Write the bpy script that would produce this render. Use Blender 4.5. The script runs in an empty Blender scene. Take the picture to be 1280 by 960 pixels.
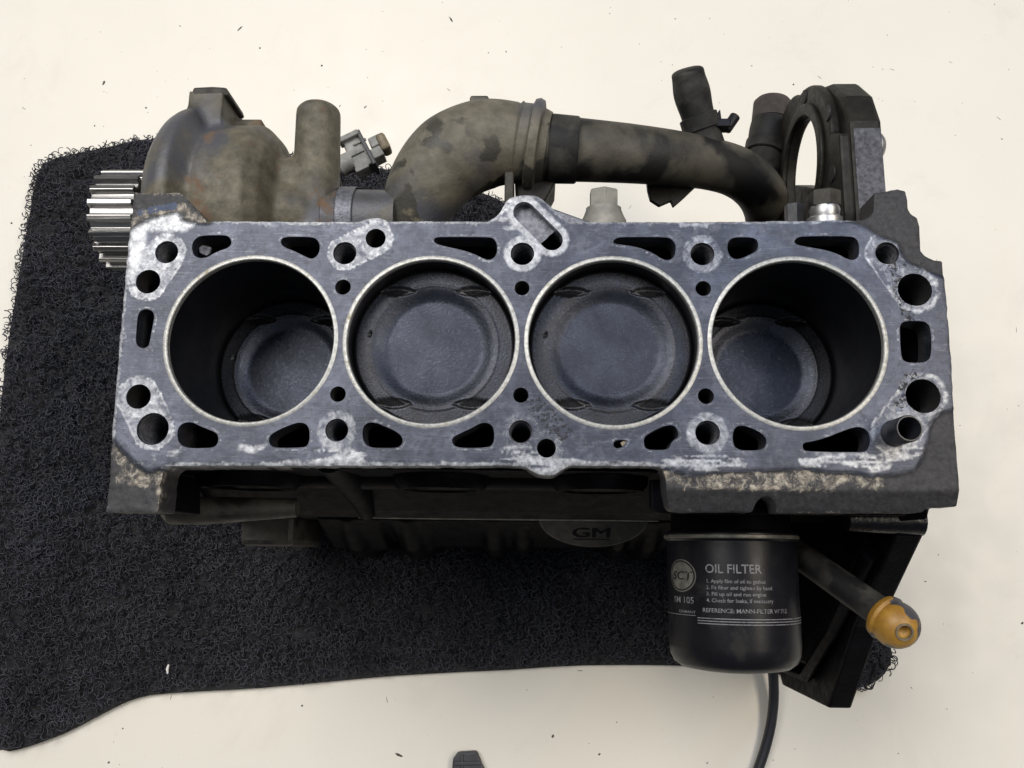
import bpy, bmesh, math, random
import numpy as np
from mathutils import Vector, Matrix
from mathutils.geometry import delaunay_2d_cdt

# ------------------------------------------------------------------ camera, world, lights, exposure
# all lengths below are millimetres with the deck face of the block at z = 0;
# the table top lies TABLE mm under it.  U() turns them into metres.
TABLE = 290.0
sc = bpy.context.scene
col = sc.collection
def U(x, y, z): return (x*.001, y*.001, (z+TABLE)*.001)

cam = bpy.data.cameras.new('camera')
cam.sensor_fit = 'HORIZONTAL'; cam.sensor_width = 36.0
cam.lens = 36.0*1072/1280
cam.clip_start = .01; cam.clip_end = 50
camo = bpy.data.objects.new('camera', cam); col.objects.link(camo)
camo.matrix_world = (Matrix.Translation(U(6.0843, -97.73, 392.697)) @ Matrix.Rotation(.0112, 4, 'Z')
                     @ Matrix.Rotation(.0244, 4, 'Y') @ Matrix.Rotation(.1935, 4, 'X'))
sc.camera = camo

w = bpy.data.worlds.new('World'); sc.world = w; w.use_nodes = True
w.node_tree.nodes['Background'].inputs[0].default_value = (.86, .93, 1.0, 1)
w.node_tree.nodes['Background'].inputs[1].default_value = .09

def area(name, loc, target, sx, sy, power, color):
    l = bpy.data.lights.new(name, 'AREA'); l.shape = 'RECTANGLE'; l.size = sx; l.size_y = sy
    l.energy = power; l.color = color
    o = bpy.data.objects.new(name, l); col.objects.link(o); o.location = loc
    o.rotation_euler = (Vector(target)-Vector(loc)).to_track_quat('-Z', 'Y').to_euler()
    return o
area('ceiling_light', (-.75, .75, 2.0), (0, 0, .2), 1.5, .9, 40, (1, .965, .92))
area('ceiling_light', (1.2, .1, 2.0), (0, 0, .2), 1.2, .5, 20, (1, .89, .74))
area('fluorescent_tube', (.7, .75, 2.0), (0, 0, .2), .3, 1.2, 9, (.62, .76, 1))
area('ceiling_light', (-.1, -.75, 2.0), (0, 0, .2), 1.6, .4, 1.5, (.75, .86, 1))
vs = sc.view_settings
vs.view_transform = 'Standard'; vs.look = 'None'; vs.exposure = 0; vs.gamma = 1; vs.use_curve_mapping = False

random.seed(4); rng = np.random.default_rng(4)
# ------------------------------------------------------------------ measured outlines (mm, on the deck plane)
OUTLINE = [(-192.5,59.9),(-192.8,74.5),(-169.6,74.5),(-167.0,72.4),(-155.1,59.9),(-153.3,59.3),(-106.7,59.0),(-79.3,59.2),(-76.2,60.5),(-73.5,61.1),(-70.0,60.9),(-66.8,59.9),(-63.7,59.2),(-57.8,59.4),(-16.9,59.4),(-14.6,60.7),(-12.3,62.6),(-10.8,64.3),(-9.6,67.1),(-8.3,69.4),(-6.6,71.3),(-4.4,72.3),(-1.5,73.0),(1.4,73.1),(4.7,73.0),(7.3,72.3),(9.4,70.9),(11.2,69.2),(18.0,63.1),(19.9,60.2),(22.6,59.2),(37.3,59.2),(95.0,59.3),(133.2,59.9),(156.1,60.4),(163.7,60.9),(166.4,61.8),(167.7,63.0),(169.0,65.3),(169.4,68.5),(170.4,74.7),(176.9,75.7),(181.0,76.6),(184.8,75.7),(185.6,70.6),(185.4,66.5),(186.7,63.7),(189.4,62.0),(190.2,57.4),(189.7,45.3),(191.6,42.7),(193.6,41.5),(196.1,40.3),(199.5,40.0),(199.3,28.5),(199.2,-6.3),(198.5,-26.1),(198.2,-63.7),(197.9,-75.3),(185.1,-75.8),(182.8,-78.1),(117.0,-78.8),(116.4,-75.2),(115.4,-73.1),(113.4,-71.7),(110.8,-71.7),(108.6,-73.2),(107.1,-75.7),(106.2,-78.6),(90.1,-78.7),(71.1,-78.6),(69.3,-77.9),(68.1,-76.6),(67.3,-72.9),(66.6,-68.5),(66.2,-63.8),(65.7,-61.3),(64.7,-59.8),(63.2,-59.1),(61.1,-58.6),(26.3,-58.7),(23.1,-58.9),(20.8,-59.5),(18.8,-60.8),(16.6,-62.1),(14.4,-63.0),(12.9,-63.3),(10.4,-63.2),(8.0,-62.7),(6.0,-61.8),(4.3,-60.9),(2.7,-59.8),(0.6,-59.1),(-3.9,-59.0),(-77.6,-59.6),(-152.0,-60.3),(-162.4,-60.6),(-164.0,-61.3),(-165.2,-62.6),(-166.0,-64.1),(-166.4,-66.3),(-166.5,-81.5),(-190.2,-81.9),(-190.8,-50.2),(-191.8,9.2)]
KIDNEY = [[(-180.6,14.9),(-177.0,13.7),(-176.0,10.7),(-176.7,4.3),(-177.1,-1.1),(-177.6,-3.8),(-180.1,-4.9),(-183.1,-3.6),(-184.1,-0.7),(-184.2,5.2),(-184.3,10.7),(-183.4,13.7)],[(-161.0,45.5),(-160.6,49.1),(-157.9,51.7),(-152.5,52.2),(-144.1,52.2),(-142.0,50.2),(-141.5,47.6),(-143.1,45.5),(-148.9,43.5),(-152.6,40.9),(-156.4,40.2),(-159.5,41.4)],[(-117.7,49.2),(-116.6,51.0),(-112.7,51.5),(-101.9,51.3),(-99.4,49.7),(-98.0,46.2),(-98.8,42.1),(-101.3,40.1),(-103.7,40.6),(-107.7,42.6),(-111.3,44.4),(-114.8,45.6),(-117.0,47.1)],[(-43.1,49.8),(-42.5,51.1),(-40.0,51.5),(-16.8,51.5),(-13.9,50.7),(-12.2,47.9),(-12.3,42.8),(-14.2,40.3),(-16.6,39.8),(-19.5,40.8),(-24.4,43.3),(-30.2,45.0),(-36.0,46.3),(-40.9,47.6),(-42.7,48.6)],[(43.2,49.2),(44.9,51.0),(47.3,51.6),(68.9,51.6),(71.7,50.6),(73.6,47.6),(73.0,42.5),(71.5,40.5),(69.1,39.8),(66.7,40.5),(63.0,43.2),(58.2,45.5),(52.5,47.0),(46.8,47.8),(44.1,48.2)],[(97.9,47.1),(98.9,50.1),(101.4,51.6),(109.9,51.6),(112.3,50.4),(113.0,47.6),(112.0,44.6),(109.1,43.1),(104.7,40.9),(101.4,40.4),(99.1,41.9),(98.1,44.6)],[(129.8,49.7),(131.3,51.5),(134.7,52.2),(156.5,52.3),(159.3,51.3),(160.6,48.3),(160.3,43.2),(158.8,40.7),(156.7,40.2),(154.4,40.7),(150.3,43.2),(144.7,45.2),(138.2,46.4),(132.5,47.4),(130.2,48.4)],[(-160.2,-45.6),(-159.9,-42.3),(-157.4,-40.2),(-153.7,-39.9),(-149.7,-41.8),(-144.9,-43.6),(-141.5,-45.0),(-140.5,-47.4),(-140.8,-50.2),(-142.8,-52.0),(-153.6,-52.3),(-157.4,-51.2),(-159.5,-48.9)],[(-117.1,-48.6),(-116.6,-45.8),(-113.0,-43.4),(-108.4,-41.3),(-103.8,-39.7),(-100.5,-40.0),(-98.4,-42.3),(-97.8,-47.0),(-98.5,-50.3),(-100.3,-51.5),(-113.4,-51.8),(-115.8,-50.9)],[(-73.5,-44.0),(-73.1,-41.2),(-71.1,-39.5),(-67.4,-39.5),(-63.6,-41.1),(-58.8,-43.0),(-55.5,-45.3),(-54.4,-47.6),(-55.0,-49.9),(-57.1,-51.3),(-67.8,-51.4),(-71.1,-50.5),(-73.1,-47.7)],[(-32.0,-47.6),(-31.3,-46.0),(-27.2,-43.8),(-22.6,-41.7),(-19.0,-39.4),(-15.7,-39.1),(-12.9,-40.7),(-12.2,-44.5),(-12.5,-48.6),(-14.6,-50.8),(-27.1,-51.1),(-30.8,-50.2)],[(42.3,-48.7),(43.3,-47.0),(46.0,-46.6),(49.2,-46.9),(47.8,-48.6),(46.0,-50.5),(43.2,-50.7)],[(56.3,-47.2),(57.0,-44.8),(61.2,-42.2),(65.8,-40.1),(69.5,-39.5),(71.8,-41.0),(72.6,-45.2),(69.3,-47.1),(68.4,-49.8),(66.5,-51.2),(59.2,-51.3),(56.9,-50.4)],[(97.0,-44.5),(97.8,-41.3),(99.7,-39.6),(102.9,-39.7),(106.9,-41.2),(110.9,-43.5),(112.6,-46.2),(111.6,-49.5),(109.2,-51.0),(101.1,-51.2),(98.2,-50.0),(97.1,-47.7)],[(128.6,-48.4),(129.4,-47.2),(133.9,-46.5),(140.4,-44.6),(145.9,-42.3),(151.5,-40.2),(155.2,-39.7),(158.2,-41.3),(159.4,-44.5),(158.9,-48.2),(157.6,-50.9),(154.4,-51.6),(130.0,-51.4),(128.7,-50.2)],[(176.5,6.2),(177.3,9.3),(179.6,10.4),(187.8,10.5),(190.2,8.9),(191.0,5.5),(190.4,-4.5),(189.2,-7.9),(186.5,-9.6),(179.9,-9.7),(177.1,-8.8),(176.2,-5.7)]]
HOLES = [(-173.1,43.4,5.7),(-180.8,28.4,6.0),(-86.0,43.1,5.7),(-86.0,26.0,3.8),(-71.3,50.7,4.9),(-0.1,43.0,5.7),(-0.1,25.8,3.6),(86.0,43.1,5.7),(85.9,25.9,3.7),(173.5,43.7,5.6),(185.1,25.7,8.0),(184.9,-25.3,8.0),(170.5,-42.7,6.2),(-180.1,-28.0,5.9),(-171.9,-43.3,7.6),(-85.5,-43.2,5.4),(-85.8,-26.2,3.7),(-0.1,-43.3,5.4),(-0.2,-26.1,3.6),(11.8,-50.8,4.4),(85.7,-43.1,5.7),(85.5,-26.0,3.7)]
SLOT = [(0.5,64.3),(14.1,50.0)]
CASTZ = [[(-199.6,78.7),(-155.4,76.6),(-154.0,59.1),(-165.2,60.3),(-169.6,65.3),(-178.2,63.6),(-185.9,61.1),(-195.2,54.5)],[(-198.0,-50.3),(-190.8,-50.2),(-186.2,-55.0),(-180.0,-60.5),(-173.2,-65.3),(-164.8,-63.4),(-162.6,-87.1),(-195.9,-87.4)],[(62.5,-60.6),(70.8,-62.7),(76.1,-64.8),(90.7,-62.5),(112.4,-61.6),(126.8,-60.7),(141.1,-62.1),(151.9,-62.3),(158.9,-64.1),(169.8,-62.9),(178.8,-61.0),(183.2,-55.5),(186.4,-47.5),(188.9,-38.3),(192.8,-34.5),(206.6,-30.7),(205.5,-81.5),(59.4,-84.7)],[(156.2,62.0),(165.4,58.4),(170.8,53.5),(180.0,50.3),(183.1,41.5),(192.1,36.4),(199.3,33.6),(210.9,38.4),(195.7,80.9),(161.2,80.9)]]
MATP = [(-310.8,246.7),(-324.1,248.9),(-339.3,248.2),(-362.1,241.6),(-387.2,236.5),(-412.8,229.9),(-420.4,224.0),(-422.0,214.5),(-424.2,203.6),(-424.3,182.0),(-425.0,171.3),(-426.1,147.3),(-429.6,57.4),(-427.3,-21.2),(-421.0,-108.6),(-408.1,-197.5),(-396.4,-249.7),(-390.3,-250.2),(-379.0,-247.8),(-362.7,-242.5),(-344.8,-235.4),(-321.3,-222.6),(-303.4,-213.2),(-288.7,-208.4),(-273.7,-206.5),(-243.5,-204.3),(-206.1,-202.0),(-153.2,-196.7),(-104.0,-191.4),(-50.0,-187.7),(-9.3,-185.4),(21.8,-182.7),(52.8,-181.1),(110.0,-180.3),(175.0,-182.2),(215.8,-191.2),(238.9,-196.0),(248.4,-194.7),(257.2,-193.4),(267.6,-187.1),(273.4,-179.6),(276.4,-171.1),(275.5,-159.1),(262.2,-112.7),(235.1,-65.0),(152.6,21.7),(65.4,113.5),(13.2,164.9),(-13.5,186.0),(-29.6,196.6),(-67.4,208.0),(-115.0,220.3),(-162.0,226.1),(-238.4,237.1)]
BX = (-129., -43., 43., 129.); BORE = 40.0

# ------------------------------------------------------------------ small mesh kit
class MB:
    def __init__(s): s.v = []; s.f = []
    def add(s, v, f):
        n = len(s.v); s.v += [tuple(p) for p in v]; s.f += [tuple(i+n for i in q) for q in f]; return s
    def box(s, x0, x1, y0, y1, z0, z1):
        v = [(x, y, z) for z in (z0, z1) for y in (y0, y1) for x in (x0, x1)]
        return s.add(v, [(0,2,3,1),(4,5,7,6),(0,1,5,4),(2,6,7,3),(0,4,6,2),(1,3,7,5)])
    def tube(s, path, rad, seg=20, cap=True):
        P = [Vector(p) for p in path]; n = len(P)
        if not hasattr(rad, '__len__'): rad = [rad]*n
        T = [((P[min(i+1, n-1)]-P[max(i-1, 0)]).normalized()) for i in range(n)]
        a = Vector((0,0,1)) if abs(T[0].z) < .9 else Vector((1,0,0))
        N = (a-T[0]*a.dot(T[0])).normalized(); v = []
        for i in range(n):
            N = (N-T[i]*N.dot(T[i])).normalized(); B = T[i].cross(N)
            for k in range(seg):
                t = 2*math.pi*k/seg; v.append(P[i]+(N*math.cos(t)+B*math.sin(t))*rad[i])
        f = [(i*seg+k, i*seg+(k+1)%seg, (i+1)*seg+(k+1)%seg, (i+1)*seg+k) for i in range(n-1) for k in range(seg)]
        if cap: f += [tuple(range(seg))[::-1], tuple((n-1)*seg+k for k in range(seg))]
        return s.add(v, f)
    def lathe(s, prof, o, axis, seg=40, caps=(True, True)):
        A = Vector(axis).normalized(); O = Vector(o)
        a = Vector((0,0,1)) if abs(A.z) < .9 else Vector((1,0,0))
        N = (a-A*a.dot(A)).normalized(); B = A.cross(N); v = []
        for h, r in prof:
            for k in range(seg):
                t = 2*math.pi*k/seg; v.append(O+A*h+(N*math.cos(t)+B*math.sin(t))*r)
        n = len(prof)
        f = [(i*seg+k, i*seg+(k+1)%seg, (i+1)*seg+(k+1)%seg, (i+1)*seg+k) for i in range(n-1) for k in range(seg)]
        if caps[0]: f.append(tuple(range(seg))[::-1])
        if caps[1]: f.append(tuple((n-1)*seg+k for k in range(seg)))
        return s.add(v, f)
    def prism(s, poly, lo, hi, plane='xy'):
        mp = {'xy': lambda a, b, c: (a, b, c), 'yz': lambda a, b, c: (c, a, b), 'xz': lambda a, b, c: (a, c, b)}[plane]
        n = len(poly)
        v = [mp(a, b, lo) for a, b in poly]+[mp(a, b, hi) for a, b in poly]
        return s.add(v, [tuple(range(n))[::-1], tuple(range(n, 2*n))]+[(i, (i+1) % n, n+(i+1) % n, n+i) for i in range(n)])
    def ring_prism(s, outer, inner, lo, hi, plane='yz'):
        mp = {'xy': lambda a, b, c: (a, b, c), 'yz': lambda a, b, c: (c, a, b)}[plane]
        n = len(outer); v = []
        for L, c in ((outer, lo), (outer, hi), (inner, hi), (inner, lo)): v += [mp(a, b, c) for a, b in L]
        f = []
        for q in range(4):
            r = (q+1) % 4
            f += [(q*n+i, q*n+(i+1) % n, r*n+(i+1) % n, r*n+i) for i in range(n)]
        return s.add(v, f)
    def hexa(s, o, axis, r, h0, h1):
        return s.lathe([(h0, r*.97), (h0, r), (h1-.8, r), (h1, r*.86)], o, axis, 6)

def link(name, mesh, material, parent=None):
    o = bpy.data.objects.new(name, mesh); col.objects.link(o)
    if material: mesh.materials.append(material)
    if parent is not None:
        o.parent = parent
        if parent.name in ROOT_LOC: o.matrix_parent_inverse = Matrix.Translation(-ROOT_LOC[parent.name])   # meshes hold scene coordinates
    return o
ROOT_LOC = {}
def root_of(o):
    while o.parent: o = o.parent
    return o
def fixnormals(me):
    bm = bmesh.new(); bm.from_mesh(me); bmesh.ops.recalc_face_normals(bm, faces=bm.faces[:]); bm.to_mesh(me); bm.free()
def obj(name, m, material, parent=None, smooth=False, bevel=0, remesh=0, smoothit=0, seg=2, sub=0):
    me = bpy.data.meshes.new(name); me.from_pydata([U(*p) for p in m.v], [], m.f); me.update(); fixnormals(me)
    if smooth: me.polygons.foreach_set('use_smooth', [True]*len(me.polygons))
    o = link(name, me, material, parent)
    if bevel:
        b = o.modifiers.new('bevel', 'BEVEL'); b.width = bevel*.001; b.segments = seg; b.limit_method = 'ANGLE'; b.angle_limit = .6
    if remesh:
        r = o.modifiers.new('remesh', 'REMESH'); r.mode = 'VOXEL'; r.voxel_size = remesh*.001; r.use_smooth_shade = True
        s_ = o.modifiers.new('smooth', 'SMOOTH'); s_.factor = .5; s_.iterations = smoothit
    elif smooth and not sub:
        me.set_sharp_from_angle(angle=.7)
    if sub:
        q = o.modifiers.new('sub', 'SUBSURF'); q.levels = sub; q.render_levels = sub
    return o
def thing(name, label, cat, loc, group=None):
    o = bpy.data.objects.new(name, None); col.objects.link(o); o.empty_display_size = .05
    o.location = U(*loc); ROOT_LOC[o.name] = Vector(U(*loc)); return tag(o, label, cat, group)
def tag(o, label, cat=None, group=None):
    o['label'] = label
    if cat: o['category'] = cat
    if group: o['group'] = group
    return o

# ------------------------------------------------------------------ materials
def newmat(name):
    m = bpy.data.materials.new(name); m.use_nodes = True; t = m.node_tree
    return m, t, t.nodes['Principled BSDF']
def L(t, a, b): t.links.new(a, b)
def noise(t, scale, detail=6, rough=.6, dist=0, vec=None):
    n = t.nodes.new('ShaderNodeTexNoise'); n.inputs['Scale'].default_value = scale; n.inputs['Detail'].default_value = detail
    n.inputs['Roughness'].default_value = rough; n.inputs['Distortion'].default_value = dist
    if vec is None:
        g = t.nodes.new('ShaderNodeTexCoord'); vec = g.outputs['Object']
    L(t, vec, n.inputs['Vector']); return n.outputs['Fac']
def ramp(t, fac, stops, interp='LINEAR'):
    r = t.nodes.new('ShaderNodeValToRGB'); r.color_ramp.interpolation = interp
    e = r.color_ramp.elements
    while len(e) < len(stops): e.new(.5)
    for q, (p, c) in zip(e, stops):
        q.position = p; q.color = (c, c, c, 1) if isinstance(c, (int, float)) else (*c, 1)
    L(t, fac, r.inputs[0]); return r.outputs[0]
def mix(t, fac, a, b, mode='MIX'):
    n = t.nodes.new('ShaderNodeMix'); n.data_type = 'RGBA'; n.blend_type = mode
    for s_, v in ((n.inputs['Factor'], fac), (n.inputs['A'], a), (n.inputs['B'], b)):
        if isinstance(v, (int, float)): s_.default_value = v if s_.type == 'VALUE' else (v, v, v, 1)
        elif isinstance(v, tuple): s_.default_value = (*v, 1)
        else: L(t, v, s_)
    return n.outputs['Result']
def math_(t, op, a, b=0., clamp=False):
    n = t.nodes.new('ShaderNodeMath'); n.operation = op; n.use_clamp = clamp
    for s_, v in zip(n.inputs, (a, b)):
        if isinstance(v, (int, float)): s_.default_value = v
        else: L(t, v, s_)
    return n.outputs[0]
def bump(t, b, h, strength, dist=.0005):
    n = t.nodes.new('ShaderNodeBump'); n.inputs['Strength'].default_value = strength; n.inputs['Distance'].default_value = dist
    L(t, h, n.inputs['Height']); L(t, n.outputs[0], b.inputs['Normal'])
def surf(name, c0, c1, scale=60, rough=(.4, .6), metal=0., bmp=.3, bscale=700, layers=(), detail=7, bd=.0005, spec=.5):
    """two-tone base; layers = (colour, noise scale, threshold, softness, roughness)"""
    m, t, b = newmat(name)
    n = noise(t, scale, detail); c = ramp(t, n, [(.35, c0), (.65, c1)])
    r = ramp(t, noise(t, scale*2.3, 4), [(.3, rough[0]), (.7, rough[1])])
    for lc, ls, th, so, lr, *dt in layers:
        k = ramp(t, noise(t, ls, dt[0] if dt else 8, .65 if not dt else .5, .3), [(th, 0.), (min(th+so, 1), 1.)])
        c = mix(t, k, c, lc); r = mix(t, k, r, lr)
    L(t, c, b.inputs['Base Color']); L(t, r, b.inputs['Roughness'])
    b.inputs['Metallic'].default_value = metal; b.inputs['Specular IOR Level'].default_value = spec
    if bmp: bump(t, b, noise(t, bscale, 5, .65), bmp, bd)
    return m
MT = {}
MT['cast'] = surf('shaded_oily_cast_iron', (.002, .002, .003), (.0045, .0045, .0065), 70, (.25, .5), 0, .5, 500,
                  [((.006, .0055, .005), 45, .62, .15, .6)], spec=.02)  # oily black iron, with the shade under the deck overhang put into its colour
MT['oily'] = surf('wet_black_iron', (.003, .003, .0045), (.008, .008, .011), 120, (.12, .35), 0, .7, 350, spec=.35)
MT['rough'] = surf('coarse_grey_iron', (.035, .036, .044), (.11, .112, .13), 420, (.5, .7), .4, .6, 700)
MT['dustpad'] = surf('dusty_pad', (.022, .021, .018), (.045, .042, .036), 200, (.6, .8), 0, .4, 500)
MT['castgrey'] = surf('dusty_cast_iron', (.022, .02, .017), (.045, .04, .032), 80, (.55, .8), .05, .5, 600,
                  [((.01, .009, .008), 50, .5, .12, .5), ((.16, .1, .055), 90, .68, .06, .9)])
MT['pump'] = surf('grimy_pump_casting', (.07, .063, .044), (.14, .125, .09), 130, (.5, .75), .1, .7, 420,
                  [((.072, .075, .088), 20, .5, .1, .45, 5), ((.04, .036, .028), 24, .55, .1, .5, 4),
                   ((.13, .083, .053), 50, .575, .1, .9)])
MT['elbow'] = surf('dusty_coolant_elbow', (.085, .077, .058), (.145, .132, .10), 110, (.55, .75), .05, .6, 450,
                  [((.066, .067, .08), 20, .5, .14, .5, 3), ((.043, .04, .032), 30, .515, .025, .5, 5), ((.15, .13, .09), 60, .62, .06, .8)])
MT['pipe'] = surf('stained_pipe', (.035, .032, .026), (.085, .078, .062), 45, (.5, .7), .1, .35, 600,
                  [((.012, .011, .011), 34, .49, .1, .55, 7), ((.2, .18, .14), 160, .74, .05, .8)])
MT['rubber'] = surf('dusty_black_rubber', (.012, .012, .0125), (.05, .047, .04), 60, (.6, .8), 0, .5, 500,
                  [((.009, .009, .0095), 45, .5, .1, .6, 6)], spec=.3)
MT['reddust'] = surf('reddish_hose_end', (.03, .024, .023), (.085, .065, .06), 60, (.7, .85), 0, .3, 700,
                  [((.022, .018, .018), 60, .52, .03, .7, 3)])
MT['bracket'] = surf('dark_bracket_casting', (.009, .0085, .0075), (.022, .02, .0165), 90, (.45, .65), .2, .6, 450,
                  [((.045, .04, .03), 70, .62, .1, .8)], spec=.3)
MT['machined'] = surf('machined_grey_iron', (.10, .105, .125), (.2, .205, .235), 400, (.4, .6), .6, .5, 900)
MT['zinc'] = surf('bright_zinc', (.42, .42, .42), (.6, .6, .61), 100, (.35, .5), 1, .1, 500)
MT['dullbolt'] = surf('dull_dusty_steel', (.2, .2, .18), (.3, .29, .26), 120, (.55, .75), .3, .3, 900)
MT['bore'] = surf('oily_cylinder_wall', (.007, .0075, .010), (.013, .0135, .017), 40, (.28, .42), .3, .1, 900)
MT['void'] = surf('passage_wall_shade', (.01, .01, .011), (.018, .017, .017), 90, (.6, .8), 0, .3, 600)  # near black colour carries the darkness inside the holes
MT['ringsteel'] = surf('worn_bright_liner_edge', (.30, .30, .285), (.50, .50, .48), 500, (.35, .5), .5, .3, 1500,
                  [((.3, .27, .2), 150, .6, .1, .6)])
MT['paint'] = surf('satin_black_can', (.005, .005, .007), (.008, .008, .011), 40, (.30, .42), 0, .1, 600,
                  [((.015, .0145, .014), 70, .58, .12, .5), ((.03, .028, .025), 260, .68, .05, .6)], spec=.22)
MT['print'] = surf('pale_print', (.11, .11, .115), (.2, .2, .21), 900, (.5, .6), 0, 0,
                   layers=[((.06, .06, .07), 420, .56, .06, .5)])
MT['bandgrey'] = surf('worn_crimp_edge', (.1, .1, .09), (.22, .21, .18), 200, (.4, .6), .5, .2, 900)
MT['cable'] = surf('black_cable_sheath', (.015, .016, .022), (.022, .023, .03), 60, (.3, .4), 0, .05, 900)
MT['plastic'] = surf('dark_grey_plastic', (.035, .036, .042), (.055, .056, .062), 120, (.45, .6), 0, .3, 900)
MT['connector'] = surf('dusty_grey_connector', (.14, .145, .14), (.30, .30, .285), 130, (.6, .8), 0, .3, 700,
                   [((.05, .05, .05), 90, .6, .06, .7)])
MT['amber'] = surf('grimy_amber_clip', (.10, .08, .05), (.2, .16, .1), 150, (.4, .6), 0, .3, 700)
MT['knob'] = surf('chipped_yellow_plastic', (.25, .125, .018), (.38, .205, .03), 120, (.4, .55), 0, .2, 500,
                   [((.05, .048, .055), 36, .476, .015, .5, 3), ((.14, .075, .02), 70, .6, .1, .6)])
MT['crumb'] = surf('dark_crumbs', (.06, .05, .045), (.16, .14, .12), 200, (.7, .8), 0, 0)
MT['white'] = surf('white_crumb', (.7, .7, .68), (.8, .8, .78), 200, (.5, .6), 0, 0)

def steel_teeth():
    m, t, b = newmat('worn_toothed_steel')
    g = t.nodes.new('ShaderNodeTexCoord'); mp = t.nodes.new('ShaderNodeMapping'); mp.inputs['Scale'].default_value = (30, 900, 900)
    L(t, g.outputs['Object'], mp.inputs[0])
    n = noise(t, 1, 3, .5, 0, mp.outputs[0])
    L(t, ramp(t, n, [(.3, (.2, .195, .19)), (.7, (.42, .415, .41))]), b.inputs['Base Color'])
    b.inputs['Metallic'].default_value = 1; b.inputs['Roughness'].default_value = .3
    bump(t, b, n, .25); return m
MT['teeth'] = steel_teeth()

def piston_mat():
    m, t, b = newmat('oily_piston_crown')
    n = noise(t, 45, 8, .65); f = noise(t, 420, 6, .7)
    c = ramp(t, n, [(.3, (.013, .015, .0215)), (.7, (.037, .042, .058))])
    at = t.nodes.new('ShaderNodeAttribute'); at.attribute_name = 'carbon'
    k = math_(t, 'MULTIPLY', at.outputs['Fac'], ramp(t, f, [(.35, .35), (.6, 1.)]))
    c = mix(t, k, c, (.035, .032, .03))
    L(t, c, b.inputs['Base Color']); b.inputs['Metallic'].default_value = .75
    L(t, ramp(t, f, [(.3, .2), (.7, .38)]), b.inputs['Roughness'])
    bump(t, b, noise(t, 900, 4, .7), .38, .0006); return m
MT['piston'] = piston_mat()

def table_mat():
    m, t, b = newmat('cream_laminate')
    c = ramp(t, noise(t, 5, 4), [(.3, (.77, .735, .66)), (.7, (.80, .765, .69))])
    sp = ramp(t, noise(t, 60, 9, .75), [(.70, 0.), (.76, 1.)])
    c = mix(t, math_(t, 'MULTIPLY', sp, .35), c, (.45, .42, .38))
    g = t.nodes.new('ShaderNodeTexCoord'); mp = t.nodes.new('ShaderNodeMapping')
    mp.inputs['Rotation'].default_value = (0, 0, .5); mp.inputs['Scale'].default_value = (9, 130, 1)
    L(t, g.outputs['Object'], mp.inputs[0])
    sm = ramp(t, noise(t, 14, 7, .7, .8), [(.55, 0.), (.75, .22)]); c = mix(t, sm, c, (.56, .52, .45))
    ft = ramp(t, noise(t, 420, 3, .6), [(.68, 0.), (.74, .3)]); c = mix(t, ft, c, (.4, .37, .33))
    s2 = ramp(t, noise(t, 1, 6, .8, 1.2, mp.outputs[0]), [(.72, 0.), (.75, 1.)])
    c = mix(t, math_(t, 'MULTIPLY', s2, .3), c, (.4, .38, .35))
    L(t, c, b.inputs['Base Color']); L(t, ramp(t, noise(t, 30, 6), [(.3, .33), (.7, .5)]), b.inputs['Roughness'])
    bump(t, b, noise(t, 250, 4), .06); return m
MT['table'] = table_mat()

def mat_coil():
    m, t, b = newmat('black_vinyl_coil')
    L(t, ramp(t, noise(t, 25, 6), [(.35, (.02, .0205, .029)), (.7, (.047, .049, .066))]), b.inputs['Base Color'])
    b.inputs['Roughness'].default_value = .5; return m
MT['coil'] = mat_coil()
MT['backing'] = surf('black_backing', (.006, .006, .008), (.012, .012, .014), 60, (.7, .8), 0, .3, 900)

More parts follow.
